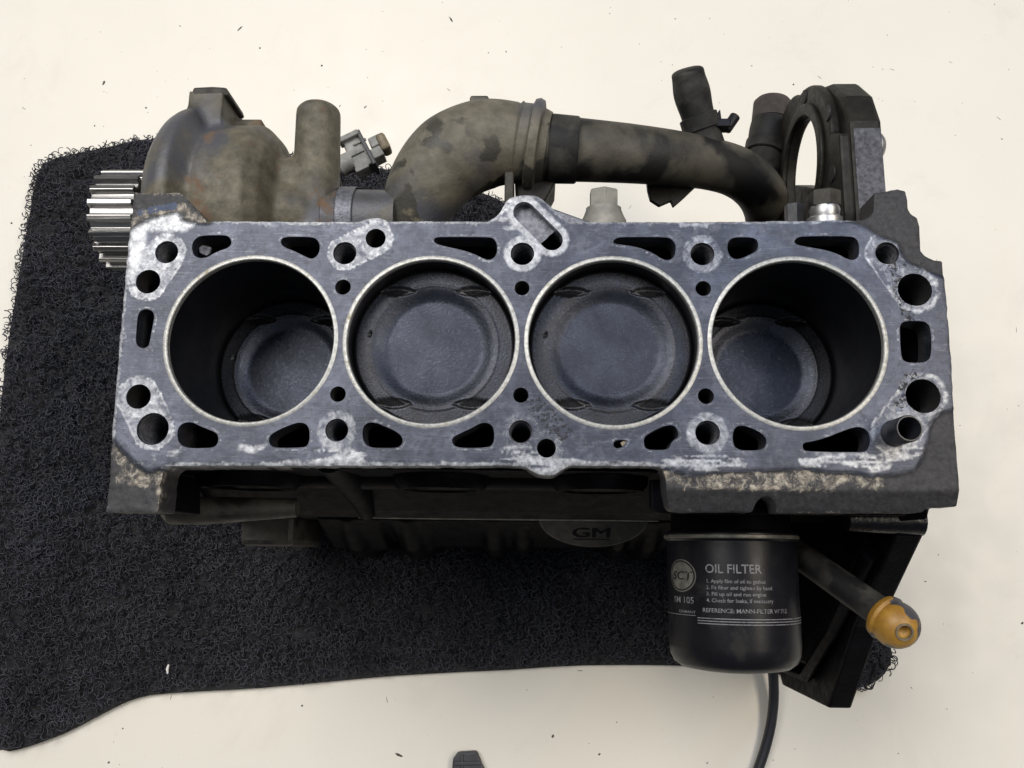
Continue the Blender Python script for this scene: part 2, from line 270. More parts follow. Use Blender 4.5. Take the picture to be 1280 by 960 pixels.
def deck_mat():
    m, t, b = newmat('gasket_stained_deck')
    w1 = t.nodes.new('ShaderNodeAttribute'); w1.attribute_name = 'wear_sheen'; s1 = t.nodes.new('ShaderNodeSeparateColor'); L(t, w1.outputs['Color'], s1.inputs[0])
    w2 = t.nodes.new('ShaderNodeAttribute'); w2.attribute_name = 'stain'; s2 = t.nodes.new('ShaderNodeSeparateColor'); L(t, w2.outputs['Color'], s2.inputs[0])
    big = noise(t, 38, 8, .62, .4); fine = noise(t, 380, 8, .72); mid = noise(t, 130, 8, .7, .6)
    c = ramp(t, big, [(.3, (.028, .031, .044)), (.5, (.054, .060, .082)), (.7, (.10, .110, .145))])
    c = mix(t, ramp(t, mid, [(.50, 0.), (.68, .45)]), c, (.16, .172, .21))
    c = mix(t, ramp(t, fine, [(.50, 0.), (.66, .75)]), c, (.035, .036, .045))
    def grit(ch, src, lo, hi, k=1.):
        # mask grown by grain: ch + (noise-.5)*k through a soft step
        a = math_(t, 'ADD', ch, math_(t, 'MULTIPLY', math_(t, 'SUBTRACT', src, .5), k))
        return ramp(t, a, [(lo, 0.), (hi, 1.)])
    # fine scraper marks in two directions
    for ang, sc_, k in ((.25, (90, 1500, 1), .22), (1.9, (110, 1700, 1), .18)):
        g = t.nodes.new('ShaderNodeTexCoord'); mp = t.nodes.new('ShaderNodeMapping')
        mp.inputs['Rotation'].default_value = (0, 0, ang); mp.inputs['Scale'].default_value = sc_; L(t, g.outputs['Object'], mp.inputs[0])
        c = mix(t, ramp(t, noise(t, 1, 5, .7, .5, mp.outputs[0]), [(.56, 0.), (.72, k)]), c, (.3, .31, .33))
    cast = grit(s1.outputs[2], mid, .4, .6, .5)
    castc = ramp(t, noise(t, 520, 8, .8), [(.3, (.010, .010, .012)), (.7, (.052, .051, .056))])
    c = mix(t, cast, c, castc)
    br = grit(s1.outputs[0], noise(t, 150, 9, .78, .9), .38, 1.0, 2.1)
    c = mix(t, br, c, ramp(t, fine, [(.35, (.15, .155, .17)), (.62, (.46, .475, .505))]))
    tan = grit(s1.outputs[1], noise(t, 190, 9, .82, .6), .42, .74, 2.1)
    c = mix(t, tan, c, ramp(t, fine, [(.35, (.09, .066, .045)), (.6, (.44, .40, .33))]))
    blue = grit(s2.outputs[1], noise(t, 240, 8, .8), .45, .55, 1.8); c = mix(t, blue, c, (.035, .055, .105))
    pit = grit(s2.outputs[0], noise(t, 620, 5, .75), .56, .64, 1.7); c = mix(t, pit, c, (.02, .02, .022))
    L(t, c, b.inputs['Base Color'])
    r = ramp(t, mid, [(.3, .33), (.7, .56)]); r = mix(t, cast, r, .6); r = mix(t, br, r, .4); r = mix(t, pit, r, .8)
    L(t, r, b.inputs['Roughness'])
    mt = mix(t, cast, .62, .25); mt = mix(t, tan, mt, 0.); mt = mix(t, blue, mt, 0.); mt = mix(t, br, mt, .45); mt = mix(t, pit, mt, 0.)
    L(t, mt, b.inputs['Metallic'])
    h = math_(t, 'ADD', math_(t, 'MULTIPLY', fine, .5), math_(t, 'MULTIPLY', math_(t, 'MULTIPLY', castc, cast), 6.))
    h = math_(t, 'SUBTRACT', h, pit)
    bump(t, b, h, .35, .0005); return m
MT['deck'] = deck_mat()

# ------------------------------------------------------------------ setting: the table
tb = MB().box(-1500, 1500, -1100, 1500, -TABLE-25, -TABLE)
o = obj('table_top', tb, MT['table'], bevel=2); o['kind'] = 'structure'; o['label'] = 'cream table top under the mat and the engine block'

# ------------------------------------------------------------------ numpy helpers
def inside(poly, P):
    p = np.asarray(poly, float); x, y = P[:, 0], P[:, 1]; r = np.zeros(len(P), bool)
    for (x0, y0), (x1, y1) in zip(p, np.roll(p, -1, 0)):
        c = (y0 > y) != (y1 > y)
        if y1 != y0: r ^= c & (x < (x1-x0)*(y-y0)/(y1-y0)+x0)
    return r
def resample(poly, step, smooth=0):
    p = np.asarray(poly, float)
    for _ in range(smooth):       # corner cutting
        q = np.roll(p, -1, 0); p = np.stack([p*.78+q*.22, p*.22+q*.78], 1).reshape(-1, 2)
    q = np.vstack([p, p[:1]]); d = np.r_[0, np.cumsum(np.hypot(*np.diff(q, axis=0).T))]
    n = max(8, int(d[-1]/step)); s = np.linspace(0, d[-1], n, endpoint=False)
    return np.c_[np.interp(s, d, q[:, 0]), np.interp(s, d, q[:, 1])]
def dseg(P, a, b):
    a = np.array(a[:2], float); b = np.array(b[:2], float); d = b-a; t = np.clip(((P-a)@d)/max(d@d, 1e-9), 0, 1)
    return np.hypot(*(P-a-t[:, None]*d).T)
def dpoly(P, poly):
    r = np.full(len(P), 1e9)
    for a, b in zip(poly, np.roll(poly, -1, 0)): r = np.minimum(r, dseg(P, a, b))
    return r
_lat = rng.random((257, 257))
def vnoise(P, s):
    q = P*s+57.3; i = np.floor(q).astype(int); f = q-i; f = f*f*(3-2*f); i %= 256
    g = lambda a, b: _lat[(i[:, 0]+a) % 256, (i[:, 1]+b) % 256]
    return (g(0,0)*(1-f[:,0])+g(1,0)*f[:,0])*(1-f[:,1])+(g(0,1)*(1-f[:,0])+g(1,1)*f[:,0])*f[:,1]
def fbm(P, s, o=4): return sum(vnoise(P, s*2**k)*.5**k for k in range(o))/sum(.5**k for k in range(o))
def sstep(a, b, x): t = np.clip((x-a)/(b-a), 0, 1); return t*t*(3-2*t)

# ------------------------------------------------------------------ the floor mat of curly coil
matpoly = resample(MATP, 4, 2)
fm = thing('floor_mat', 'black curly coil car floor mat lying under the engine block', 'floor mat', (-60, 0, -TABLE))
obj('backing', MB().prism([tuple(p) for p in matpoly[::2]], -TABLE+.2, -TABLE+4, 'xy'), MT['backing'], fm)
def coil_pile():
    N = 70000
    lo, hi = matpoly.min(0)-2, matpoly.max(0)+2
    P = rng.random((N*2, 2))*(hi-lo)+lo
    g = P+rng.normal(0, .4, P.shape)
    g = np.where((P[:, 1] < -120)[:, None] & (P[:, 0] < 200)[:, None], P-[0, 3.6], g)   # the front edge is cut clean
    P = P[inside(matpoly, g)]
    hid = (np.abs(P[:, 0]) < 165) & (P[:, 1] > -60) & (P[:, 1] < 70)
    P = P[~(hid & (rng.random(len(P)) < .85))]
    vis = (P[:, 0] > -440)
    P = P[vis][:36000]; n = len(P); S, K = 9, 3
    r = rng.uniform(1.5, 3.2, n); z0 = rng.uniform(-TABLE+5, -TABLE+12.5, n)
    sweep = rng.uniform(2.6, 5.4, n); a0 = rng.uniform(0, 6.28, n)
    nx = rng.normal(0, .55, n); ny = rng.normal(0, .55, n); nz = np.ones(n)
    nn = np.c_[nx, ny, nz]; nn /= np.linalg.norm(nn, axis=1)[:, None]
    e1 = np.cross(nn, rng.normal(0, 1, (n, 3))); e1 /= np.linalg.norm(e1, axis=1)[:, None]; e2 = np.cross(nn, e1)
    t = a0[:, None]+sweep[:, None]*np.linspace(0, 1, S)[None]
    rise = np.linspace(-1, 1, S)[None]*rng.normal(0, 1.1, n)[:, None]
    c = np.c_[P, z0]
    rad = e1[:, None]*np.cos(t)[..., None]+e2[:, None]*np.sin(t)[..., None]
    pt = c[:, None]+rad*r[:, None, None]+nn[:, None]*rise[..., None]
    w_ = rng.uniform(.34, .52, n)[:, None, None]
    V = []
    for k in range(K):
        ph = 2*math.pi*k/K; V.append(pt+w_*(rad*math.cos(ph)+nn[:, None]*math.sin(ph)))
    V = np.stack(V, 2).reshape(-1, 3); V[:, 2] = np.maximum(V[:, 2], -TABLE+.3)
    V[:, 2] += TABLE; V *= .001
    base = (np.arange(n)*S*K)[:, None, None]; i = np.arange(S-1)[None, :, None]*K; k = np.arange(K)[None, None]; k2 = (k+1) % K
    F = np.stack([base+i+k, base+i+k2, base+i+K+k2, base+i+K+k], -1).reshape(-1, 4)
    me = bpy.data.meshes.new('coil_pile'); me.vertices.add(len(V)); me.vertices.foreach_set('co', V.ravel())
    me.loops.add(F.size); me.loops.foreach_set('vertex_index', F.ravel().astype(np.int32))
    me.polygons.add(len(F)); me.polygons.foreach_set('loop_start', np.arange(0, F.size, 4, dtype=np.int32))
    me.polygons.foreach_set('use_smooth', np.ones(len(F), bool)); me.update(calc_edges=True)
    return link('coil_pile', me, MT['coil'], fm)
coil_pile()['kind'] = 'stuff'

# ------------------------------------------------------------------ the engine block
eng = thing('engine_block', 'bare four cylinder engine block with open bores standing on the black mat', 'engine', (0, 0, -TABLE+12))

def deck():
    loops = [resample(OUTLINE, 1.1)]
    loops += [resample(k, 1.0, 2) for k in KIDNEY]
    for x, y, r in HOLES:
        n = 28; a = np.arange(n)*2*math.pi/n; loops.append(np.c_[x+r*np.cos(a), y+r*np.sin(a)])
    for x in BX:
        n = 180; a = np.arange(n)*2*math.pi/n; loops.append(np.c_[x+BORE*np.cos(a), BORE*np.sin(a)])
    a, b = np.array(SLOT[0]), np.array(SLOT[1]); d = (b-a)/np.hypot(*(b-a)); th = math.atan2(d[1], d[0]); R = 5.3
    arc = [b+R*np.array((math.cos(th+q), math.sin(th+q))) for q in np.linspace(-1.57, 1.57, 12)]+[a+R*np.array((math.cos(th+q), math.sin(th+q))) for q in np.linspace(1.57, 4.71, 12)]
    loops.append(resample(arc, 1.0))
    # a lightly irregular cast outline
    loops[0] = loops[0]+np.c_[fbm(loops[0], .35)-.5, fbm(loops[0]+90, .35)-.5]*.8
    lo, hi = loops[0].min(0), loops[0].max(0); s = 1.25
    gx, gy = np.meshgrid(np.arange(lo[0], hi[0], s), np.arange(lo[1], hi[1], s*.866))
    gx = gx+(np.arange(gx.shape[0]) % 2)[:, None]*s/2
    G = np.c_[gx.ravel(), gy.ravel()]+rng.uniform(-.2, .2, (gx.size, 2))
    ok = inside(loops[0], G)
    for l in loops[1:]: ok &= ~inside(l, G)
    G = G[ok]
    ring = np.vstack(loops); near = np.zeros(len(G), bool)
    cell = {}
    for i, p in enumerate(ring): cell.setdefault((int(p[0]//2), int(p[1]//2)), []).append(i)
    for j, p in enumerate(G):
        cx, cy = int(p[0]//2), int(p[1]//2)
        for u in (-1, 0, 1):
            for v in (-1, 0, 1):
                for i in cell.get((cx+u, cy+v), ()):
                    if (ring[i][0]-p[0])**2+(ring[i][1]-p[1])**2 < .36: near[j] = True
    G = G[~near]
    pts = np.vstack([ring, G]); edges = []; st = 0; spans = []
    for l in loops:
        n = len(l); edges += [(st+i, st+(i+1) % n) for i in range(n)]; spans.append((st, n)); st += n
    vs_, es, fs, ov, oe, of = delaunay_2d_cdt([Vector(p) for p in pts], edges, [], 0, 1e-6)
    P = np.array([(v.x, v.y) for v in vs_]); F = np.array([f for f in fs if len(f) == 3])
    cen = P[F].mean(1); keep = inside(loops[0], cen)
    for l in loops[1:]: keep &= ~inside(l, cen)
    F = F[keep]
    # ---- masks
    H = HOLES; n1 = fbm(P, .12); n2 = fbm(P+300, .4)
    cast = np.zeros(len(P))
    for z in CASTZ: cast = np.maximum(cast, np.where(inside(z, P), 1, 1-sstep(0, 2.5, dpoly(P, np.array(z)))))
    cs = lambda i, j, r, soft=2.: 1-sstep(r-soft, r+soft*.4, dseg(P, H[i], H[j]))
    hd = lambda i: np.hypot(P[:, 0]-H[i][0], P[:, 1]-H[i][1])-H[i][2]
    ringm = lambda i, a, b_: sstep(a-1, a, hd(i))*(1-sstep(b_-1, b_+1, hd(i)))
    bright = np.zeros(len(P)); streak = sstep(.34, .62, fbm(P*np.array((.09, 1.1))+40, 1., 4))
    def up_(m, k=1.):
        nonlocal bright; bright = np.maximum(bright, m*k)
    up_(cs(0, 1, 9.8), .72); up_(cs(13, 14, 10.2), .66); up_(cs(2, 4, 8.8), .62)
    for i_, j_, r_ in ((0, 1, 9.6), (13, 14, 10), (2, 4, 8.6), (9, 10, 10.5), (11, 12, 10.5)):
        q_ = dseg(P, H[i_], H[j_]); up_(sstep(r_-1.2, r_-.7, q_)*(1-sstep(r_, r_+.5, q_)), .8)
        up_(-.5*sstep(r_-2.6, r_-2.1, q_)*(1-sstep(r_-1.5, r_-1, q_)), 1)
    up_(1-sstep(7.5, 9.5, dseg(P, SLOT[0], SLOT[1])), 1.0); up_(ringm(5, -1, 3.6), .95)
    up_(1-sstep(5, 12, dseg(P, (-190, 62), (-168, 62))), 1.15); up_(1-sstep(3, 8, dseg(P, (-188, 60), (-190, 34))), .95)
    for i, k in ((7, .62), (15, .6), (20, .72), (17, .42), (9, .5), (10, .55), (11, .5), (12, .5), (19, .45)): up_(ringm(i, 0, 4.2), k)
    up_(cs(9, 10, 9, 3), .5); up_(cs(11, 12, 10, 3), .48)
    for i in (3, 6, 8, 16, 18, 21): up_(ringm(i, .3, 1.4), .42)
    do = dpoly(P, loops[0][::3])
    up_((1-sstep(.9, 2.0, do))*(P[:, 0] < 165), .78); up_((1-sstep(1.2, 2.4, do))*(P[:, 1] < -45)*(.45+.8*streak), 1.); up_((1-sstep(2.5, 4.2, do))*sstep(2.2, 2.6, do), .25)
    for a_, b_, r_, k in (((-92, -56), (-76, -57), 4.5, .95), ((-6, -54), (28, -57), 4, .9), ((10, -61), (16, -61), 5, 1.), ((68, -58), (100, -56), 3.5, .95),
                          ((130, -55), (165, -56), 3.2, 1.), ((160, -57), (180, -50), 3.5, 1.), ((-120, -53), (-130, -51), 2.5, .6), ((-60, -59), (-20, -59), 1.2, .7), ((-120, -59), (-140, -59), 1.2, .6),  # first two also paint in the bluish window sheen, besides real wear
                          ((75, 58), (108, 58), 2.2, .6), ((-3, 68), (-6, 60), 5, .9), ((-180, -60), (-160, -55), 3, .35)):
        up_((1-sstep(r_*.4, r_*1.7, dseg(P, a_, b_)))*(.25+1.25*streak), k)
    kd = np.full(len(P), 1e9)
    for l in loops[1:1+len(KIDNEY)]: kd = np.minimum(kd, dpoly(P, l))
    up_(sstep(.2, .7, kd)*(1-sstep(1.0, 1.8, kd)), .54)
    bd = np.min([np.hypot(P[:, 0]-x, P[:, 1])-BORE for x in BX], 0)
    up_(sstep(6.2, 6.8, bd)*(1-sstep(7.0, 7.8, bd)), .30)
    bright *= 1-cast*.8; bright -= .16*(1-sstep(3.5, 5.5, bd))*(bd > 1.8)
    tan = np.zeros(len(P))
    for z in CASTZ[:3]:
        d = dpoly(P, np.array(z)); tan = np.maximum(tan, sstep(7.5, 2.5, d)*cast*.55)
    tan *= ((P[:, 0] < 165) | (P[:, 1] > 0))
    tan = np.maximum(tan, (1-sstep(2, 6, dseg(P, (76, -66), (140, -66.5))))*.5)
    tan = np.maximum(tan, .5*(1-sstep(2, 5, dseg(P, (-185, -66), (-170, -68)))))
    tan = np.maximum(tan, ringm(0, 2.6, 4.4)*.34+ringm(13, 2.6, 4)*.3); tan[(P[:, 0] > 165) & (P[:, 1] > 20)] = 0
    pit = np.zeros(len(P))
    for a_, b_, r_, k in (((6, -30), (20, -44), 8, .52), ((176, 36), (181, 12), 6, .5), ((182, 40), (192, 36), 6, .42), ((174, -30), (180, -16), 6, .52), ((3, 70), (14, 80), 7, .36), ((0, 34), (6, 30), 4, .3)):
        pit = np.maximum(pit, k*(1-sstep(r_*.4, r_, dseg(P, a_, b_))))
    blue = (1-sstep(1, 3.6, dseg(P, (-188, 64.5), (-172, 67.5))))*.62
    # ---- relief
    Z = (fbm(P, .5)-.5)*.12*(1-cast)-cast*(1.0+(fbm(P, .35)-.5)*1.1)
    Z -= np.where((P[:, 1] < -68.5) & (P[:, 0] > 60), (-68.5-P[:, 1])*.55, 0)
    Z -= .5*sstep(.45, .6, pit)*sstep(.45, .6, n2)
    Z -= (1-sstep(0, .7, do))*.25
    V = [(x, y, z) for (x, y), z in zip(P, Z)]; faces = [tuple(f) for f in F]
    nv = len(V); T = 14.
    extra = []
    for q, (s0, n) in enumerate(spans):
        idx = [ov_i for ov_i in range(s0, s0+n)]
        dz = -T-6 if q == 0 else -T
        off = nv+len(extra)
        extra += [(V[i][0], V[i][1], dz) for i in idx]
        faces += [(idx[i], idx[(i+1) % n], off+(i+1) % n, off+i) for i in range(n)]
    m = MB(); m.v = V+extra; m.f = faces
    o = obj('deck_face', m, MT['deck'], eng)
    me = o.data; sm = np.zeros(len(me.polygons), bool); sm[:len(F)] = True; me.polygons.foreach_set('use_smooth', sm)
    pad = lambda a, v=0.: np.r_[a, np.full(len(extra), v)]
    for nm, ch in (('wear_sheen', (pad(np.clip(bright, 0, 1)), pad(np.clip(tan, 0, 1)), pad(cast, 1.))), ('stain', (pad(pit), pad(blue), pad(blue*0)))):
        at = me.color_attributes.new(nm, 'FLOAT_COLOR', 'POINT')
        at.data.foreach_set('color', np.c_[ch[0], ch[1], ch[2], np.ones(len(m.v))].astype(np.float32).ravel())
    tag(o, 'grey stained deck face with bright worn halos round the bolt holes')
    me.set_sharp_from_angle(angle=.8)
    return o
deck()

# recessed oil slot floor in the rear ear of the deck, with its drain
m = MB(); a, b = Vector((*SLOT[0], 0)), Vector((*SLOT[1], 0)); d = (b-a).normalized(); nrm = Vector((-d.y, d.x, 0))
n = 24; fl = []
for i in range(15):
    for j in range(7):
        p = a-d*5.5+d*(i/14*((b-a).length+6.3-4.6))+nrm*(j/6*2-1)*5.6; fl.append((p.x, p.y, -5.5+random.uniform(-.4, .4)))
m.add(fl, [(i*7+j, i*7+j+1, (i+1)*7+j+1, (i+1)*7+j) for i in range(14) for j in range(6)])
obj('slot_floor', m, MT['machined'], eng, smooth=True)

# bores, rims, blind holes
for x in BX:
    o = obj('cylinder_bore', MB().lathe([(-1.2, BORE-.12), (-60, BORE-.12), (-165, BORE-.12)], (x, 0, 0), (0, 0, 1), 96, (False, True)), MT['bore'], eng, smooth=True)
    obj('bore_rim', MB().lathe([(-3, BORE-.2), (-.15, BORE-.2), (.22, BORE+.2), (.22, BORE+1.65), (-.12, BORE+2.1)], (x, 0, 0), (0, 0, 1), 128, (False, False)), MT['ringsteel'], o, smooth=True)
def thread(x, y, r, depth):
    prof = [(-1.0, r-.1)]; z = -2.2
    while z > -depth: prof += [(z, r-.15), (z-.7, r-.7)]; z -= 1.4
    prof += [(-depth, r-.5)]
    return obj('bolt_hole', MB().lathe(prof, (x, y, 0), (0, 0, 1), 24, (False, True)), MT['rough'] if r > 5.3 else MT['void'], eng, smooth=False)
for i, (x, y, r) in enumerate(HOLES):
    if i in (0, 2, 5, 7, 9, 14, 15, 17, 20): thread(x, y, r, 55)
    elif i == 12: continue
    else: obj('oil_gallery', MB().lathe([(-.7, r-.12), (-70, r*.9)], (x, y, 0), (0, 0, 1), 24, (False, True)), MT['void'], eng, smooth=True)
x, y, r = HOLES[12]
o = obj('locating_sleeve', MB().lathe([(-20, 6.0), (15.5, 6.0), (16.3, 5.6), (16.3, 5.1), (15.5, 4.8), (-20, 4.8)], (x, y, 0), (0, 0, 1), 36, (False, False)), MT['cable'], eng, smooth=True)
tag(o, 'black hollow sleeve standing up out of the corner hole')
obj('sleeve_floor', MB().lathe([(-20, 6.2), (-21, 5)], (x, y, 0), (0, 0, 1), 24), MT['void'], o)
# scraps of old gasket caught in the water passages
for cx, cy, r, zz in ((-156, 46, 3.6, -4), (54, -47.5, 3.4, -1.2), (73.5, -50, 2.6, -1.6), (48.5, -48.5, 2.4, -1.0)):
    v = [(cx+r*random.uniform(.7, 1.2)*math.cos(k*.7), cy+.8*r*random.uniform(.7, 1.2)*math.sin(k*.7), zz+random.uniform(-.6, .3)) for k in range(9)]
    obj('gasket_scrap', MB().add(v+[(a_, b_, c_-1.5) for a_, b_, c_ in v], [tuple(range(9))]+[tuple(range(9, 18))[::-1]]+[(i, (i+1) % 9, 9+(i+1) % 9, 9+i) for i in range(9)]),
        MT['rough'] if cx < -100 else MT['amber'], eng)

# pistons
def piston_mesh():
    NA, NR = 208, 88; v = []; carb = []; f = []
    rs = np.linspace(0, 39.55, NR+1)[1:]
    v.append((0, 0, -2.55)); carb.append(0.)
    for r in rs:
        for k in range(NA):
            a = 2*math.pi*k/NA; x, y = r*math.cos(a), r*math.sin(a)
            t = min(1, max(0, (r-22.5)/8.5)); t = t*t*(3-2*t); z = -2.5*(1-t)-.0012*max(0, 20-r)**1.2
            z += .22*math.exp(-((r-31.2)/.5)**2)
            if r > 38.2: z -= (r-38.2)*.6
            cb = .5*min(1, max(0, (r-27)/4))
            for sx in (-1, 1):
                for sy in (-1, 1):
                    ex, ey = x-sx*19., y-sy*28.
                    # lens shaped valve pocket, long side towards the dish
                    d1 = math.hypot(ex, y-sy*41.)-13.8; d2 = math.hypot(ex*.8, y-sy*14.5)-16.4
                    dd = max(d1, d2 if False else -1e9)
                    lens = max(math.hypot(ex, ey+sy*16.4)-18.9, math.hypot(ex, ey-sy*16.4)-18.9)
                    if lens < 0:
                        q = min(1, -lens/.3); z -= q*(1.3+.34*sy*ey); cb = max(cb, .9*q)
            if math.hypot(x+31.8, y-6) < 1.1: z -= 1.
            v.append((x, y, z)); carb.append(cb)
    f += [(0, 1+k, 1+(k+1) % NA) for k in range(NA)]
    for i in range(NR-1):
        f += [(1+i*NA+k, 1+(i+1)*NA+k, 1+(i+1)*NA+(k+1) % NA, 1+i*NA+(k+1) % NA) for k in range(NA)]
    n0 = len(v)
    for zz, rr in ((-4, 39.6), (-30, 39.6)):
        for k in range(NA):
            a = 2*math.pi*k/NA; v.append((rr*math.cos(a), rr*math.sin(a), zz)); carb.append(1.)
    last = 1+(NR-1)*NA
    f += [(last+k, n0+k, n0+(k+1) % NA, last+(k+1) % NA) for k in range(NA)]
    f += [(n0+k, n0+NA+k, n0+NA+(k+1) % NA, n0+(k+1) % NA) for k in range(NA)]
    me = bpy.data.meshes.new('piston'); me.from_pydata([(x*.001, y*.001, z*.001) for x, y, z in v], [], f); me.update()
    me.polygons.foreach_set('use_smooth', [True]*len(f)); fixnormals(me)
    at = me.attributes.new('carbon', 'FLOAT', 'POINT'); at.data.foreach_set('value', carb)
    me.materials.append(MT['piston']); return me
pm = piston_mesh()
rg = MB().lathe([(0, 39.9), (-.1, 39.55), (-2, 39.55), (-2, 39.9)], (0, 0, -7-TABLE), (0, 0, 1), 96, (False, False))
for i, x in enumerate(BX):
    dp = -68. if i in (0, 3) else -13.5
    o = bpy.data.objects.new('piston', pm); col.objects.link(o); o.parent = eng
    o.matrix_parent_inverse = Matrix.Translation(-ROOT_LOC[eng.name]); o.location = U(x, 0, dp)
    o['label'] = ['oily piston low in its bore at the toothed wheel end', 'oily piston near the deck, second bore from the toothed wheel',
                  'oily piston near the deck, third bore from the toothed wheel', 'oily piston low in its bore at the sleeve end'][i]

# ------------------------------------------------------------------ block casting under the deck
m = MB()
prof = [(-60, -13), (60, -13), (60, -110), (78, -150), (90, -232), (90, -276), (-78, -276), (-78, -170), (-72, -158), (-72, -128), (-78.5, -124), (-78.5, -120), (-75, -111), (-66, -92), (-60, -80)]
m.prism(prof, -186, 186, 'yz')
# shell only: the top is open under the deck face so the passages stay hollow
m.f = [f for f in m.f if not all(m.v[i][2] > -14 for i in f)]
obj('crankcase', m, MT['cast'], eng, bevel=1.6)
for x in (-140., -42., 40.):
    obj('core_plug', MB().lathe([(0, 25), (5, 24.5), (8, 22), (8, 19), (5.5, 17.5), (5.5, 0.1)], (x, -59, -52), (0, -1, 0), 40, (False, True)), MT['cast'], eng, smooth=True)
obj('water_jacket_bulge', MB().tube([(-172, -52, -66), (60, -52, -66)], 14, 28), MT['cast'], eng, smooth=True)
obj('rib', MB().tube([(-92, -54, -16), (-92, -59, -50), (-92, -67, -92), (-92, -76, -116)], [8, 8, 7, 5], 20), MT['cast'], eng, smooth=True)
TOPZ = -TABLE+12.2
slope = lambda y1: [(-72, -148), (-79, -150), (y1, -202), (y1, TOPZ), (-72, TOPZ)]
m = MB()
for x0, x1, y1 in ((-131, -92, -97.5), (-84, -62, -98.5), (-96, -80, -91), (-64, 97, -95)): m.prism(slope(y1), x0, x1, 'yz')
for x, r in ((-112, 8), (-74, 8), (-20, 7), (-1, 6), (82, 7), (62, 6)):
    m.tube([(x, -74, -152), (x, -91, -188), (x, -95, -206), (x, -95, -270)], [r*.8, r, r, r], 20)
obj('lower_crankcase', m, MT['cast'], eng, remesh=1.7, smoothit=6)
obj('lit_edge_strip', MB().tube([(-98, -78.6, -121.5), (-40, -78.8, -122), (80, -78.7, -121.6)], .55, 8), MT['bandgrey'], eng, smooth=True)  # added pale strip, paints the lit outer edge of the skirt shelf
obj('rusty_lug', MB().box(-186, -150, -96, -70, -250, -172), MT['castgrey'], eng, bevel=4)
obj('pan_rail', MB().box(-186, 180, -70, 95, TOPZ, -262), MT['cast'], eng, bevel=2)
obj('engine_mount_lug', MB().tube([(-192, -78, -66), (-188, -78, -66), (-170, -78, -66), (-120, -76, -66)], [4, 7.5, 7.5, 5], 20), MT['castgrey'], eng, smooth=True)
# left end face of the block and its lugs
obj('end_wall', MB().prism([(-77, -20), (71, -20), (71, -60), (60, -230), (-80, -230), (-80, -60)], -190, -183, 'yz'), MT['castgrey'], eng, bevel=1.5)
obj('end_lug', MB().prism([(-189.5, -80.5), (-168.5, -80.5), (-170, -62), (-189, -62)], -58, -20.5, 'xy'), MT['cast'], eng, bevel=1)
obj('end_lug', MB().prism([(-191, 62), (-190, 73.5), (-168, 73.5), (-157, 61)], -46, -20.5, 'xy'), MT['castgrey'], eng, bevel=1)
# overhanging gearbox end
obj('gearbox_shelf', MB().prism([(62, -63), (62, -76), (65, -79), (182, -79), (182, -72), (190, -72), (190, -63)], -28, -20.5, 'xy'), MT['cast'], eng, bevel=1)
fl = [(-74, -20.5), (-76, -27), (-88, -36), (-136, -98), (-187, -150), (-188, -246), (-150, -274), (150, -274), (150, -160), (120, -100), (72, -30), (66, -20.5)]
o = obj('gearbox_flange', MB().prism(fl, 182, 196, 'yz'), MT['cast'], eng, bevel=1.5)
tag(o, 'black gearbox flange spreading out below the sleeve corner')
obj('flange_step', MB().prism([(-70, -60), (-92, -62), (-130, -112), (-165, -160), (-166, -236), (-140, -262), (-70, -262)], 176.5, 182.3, 'yz'), MT['cast'], o, bevel=2)
obj('flange_ridge', MB().tube([(179, -96, -60), (178, -140, -120), (178, -172, -176), (178, -174, -236)], [5, 4, 4, 3], 14), MT['cast'], o, smooth=True)
obj('flange_boss', MB().tube([(160, -80, -38), (196, -80, -38)], [6, 8], 24), MT['oily'], o, smooth=True)
obj('web', MB().prism([(7, 62), (9, 74), (14, 73), (48, 60)], -34, -15, 'xy'), MT['machined'], eng, bevel=1)

# cast oval pad with the maker's letters, low on the front wall
def tilted(u, v, h):      # pad plane: u along x, v up the slope, h off it
    c, q = math.cos(math.radians(28)), math.sin(math.radians(28))
    return (42+u, -78+v*c-h*q, -128+v*q+h*c)
pm_ = MB(); n = 44
pts = [(33*math.cos(2*math.pi*k/n), 19*math.sin(2*math.pi*k/n)) for k in range(n)]
pm_.add([tilted(a_*.96, b_*.96, 0) for a_, b_ in pts]+[tilted(a_, b_, -1) for a_, b_ in pts]+[tilted(a_, b_, -26) for a_, b_ in pts],
        [tuple(range(n))]+[(q*n+i, q*n+n+i, q*n+n+(i+1) % n, q*n+(i+1) % n) for q in (0, 1) for i in range(n)])
pad = obj('letter_pad', pm_, MT['dustpad'], eng)
def text_mesh(s, size, bold=0., align='LEFT'):
    cu = bpy.data.curves.new('t', 'FONT'); cu.body = s; cu.size = size; cu.align_x = align; cu.offset = bold; cu.resolution_u = 3
    cu.fill_mode = 'FRONT'; to = bpy.data.objects.new('t', cu); col.objects.link(to)
    bpy.context.view_layer.update()
    me = bpy.data.meshes.new_from_object(to.evaluated_get(bpy.context.evaluated_depsgraph_get()))
    v = [tuple(p.co) for p in me.vertices]; f = [tuple(p.vertices) for p in me.polygons]
    bpy.data.objects.remove(to); bpy.data.curves.remove(cu); bpy.data.meshes.remove(me); return v, f
v, f = text_mesh('GM', 9, 0, 'CENTER')
lo_, hi_ = min(p[0] for p in v), max(p[0] for p in v); k = 22/(hi_-lo_)
nv_ = len(v); v = [(x+q, y+q*.6, z+.05*abs(q)) for q in (-.28, 0, .28) for x, y, z in v]; f = [tuple(i+nv_*q for i in g_) for q in range(3) for g_ in f]
obj('cast_letters', MB().add([tilted(x*k-1, y-11.8, .3+z) for x, y, z in v]+[tilted(u_-1, v_, .3) for u_, v_ in ((-11, -13.6), (11, -13.6), (11, -12.8), (-11, -12.8))], f+[tuple(len(v)+i for i in range(4))]), MT['paint'], pad)

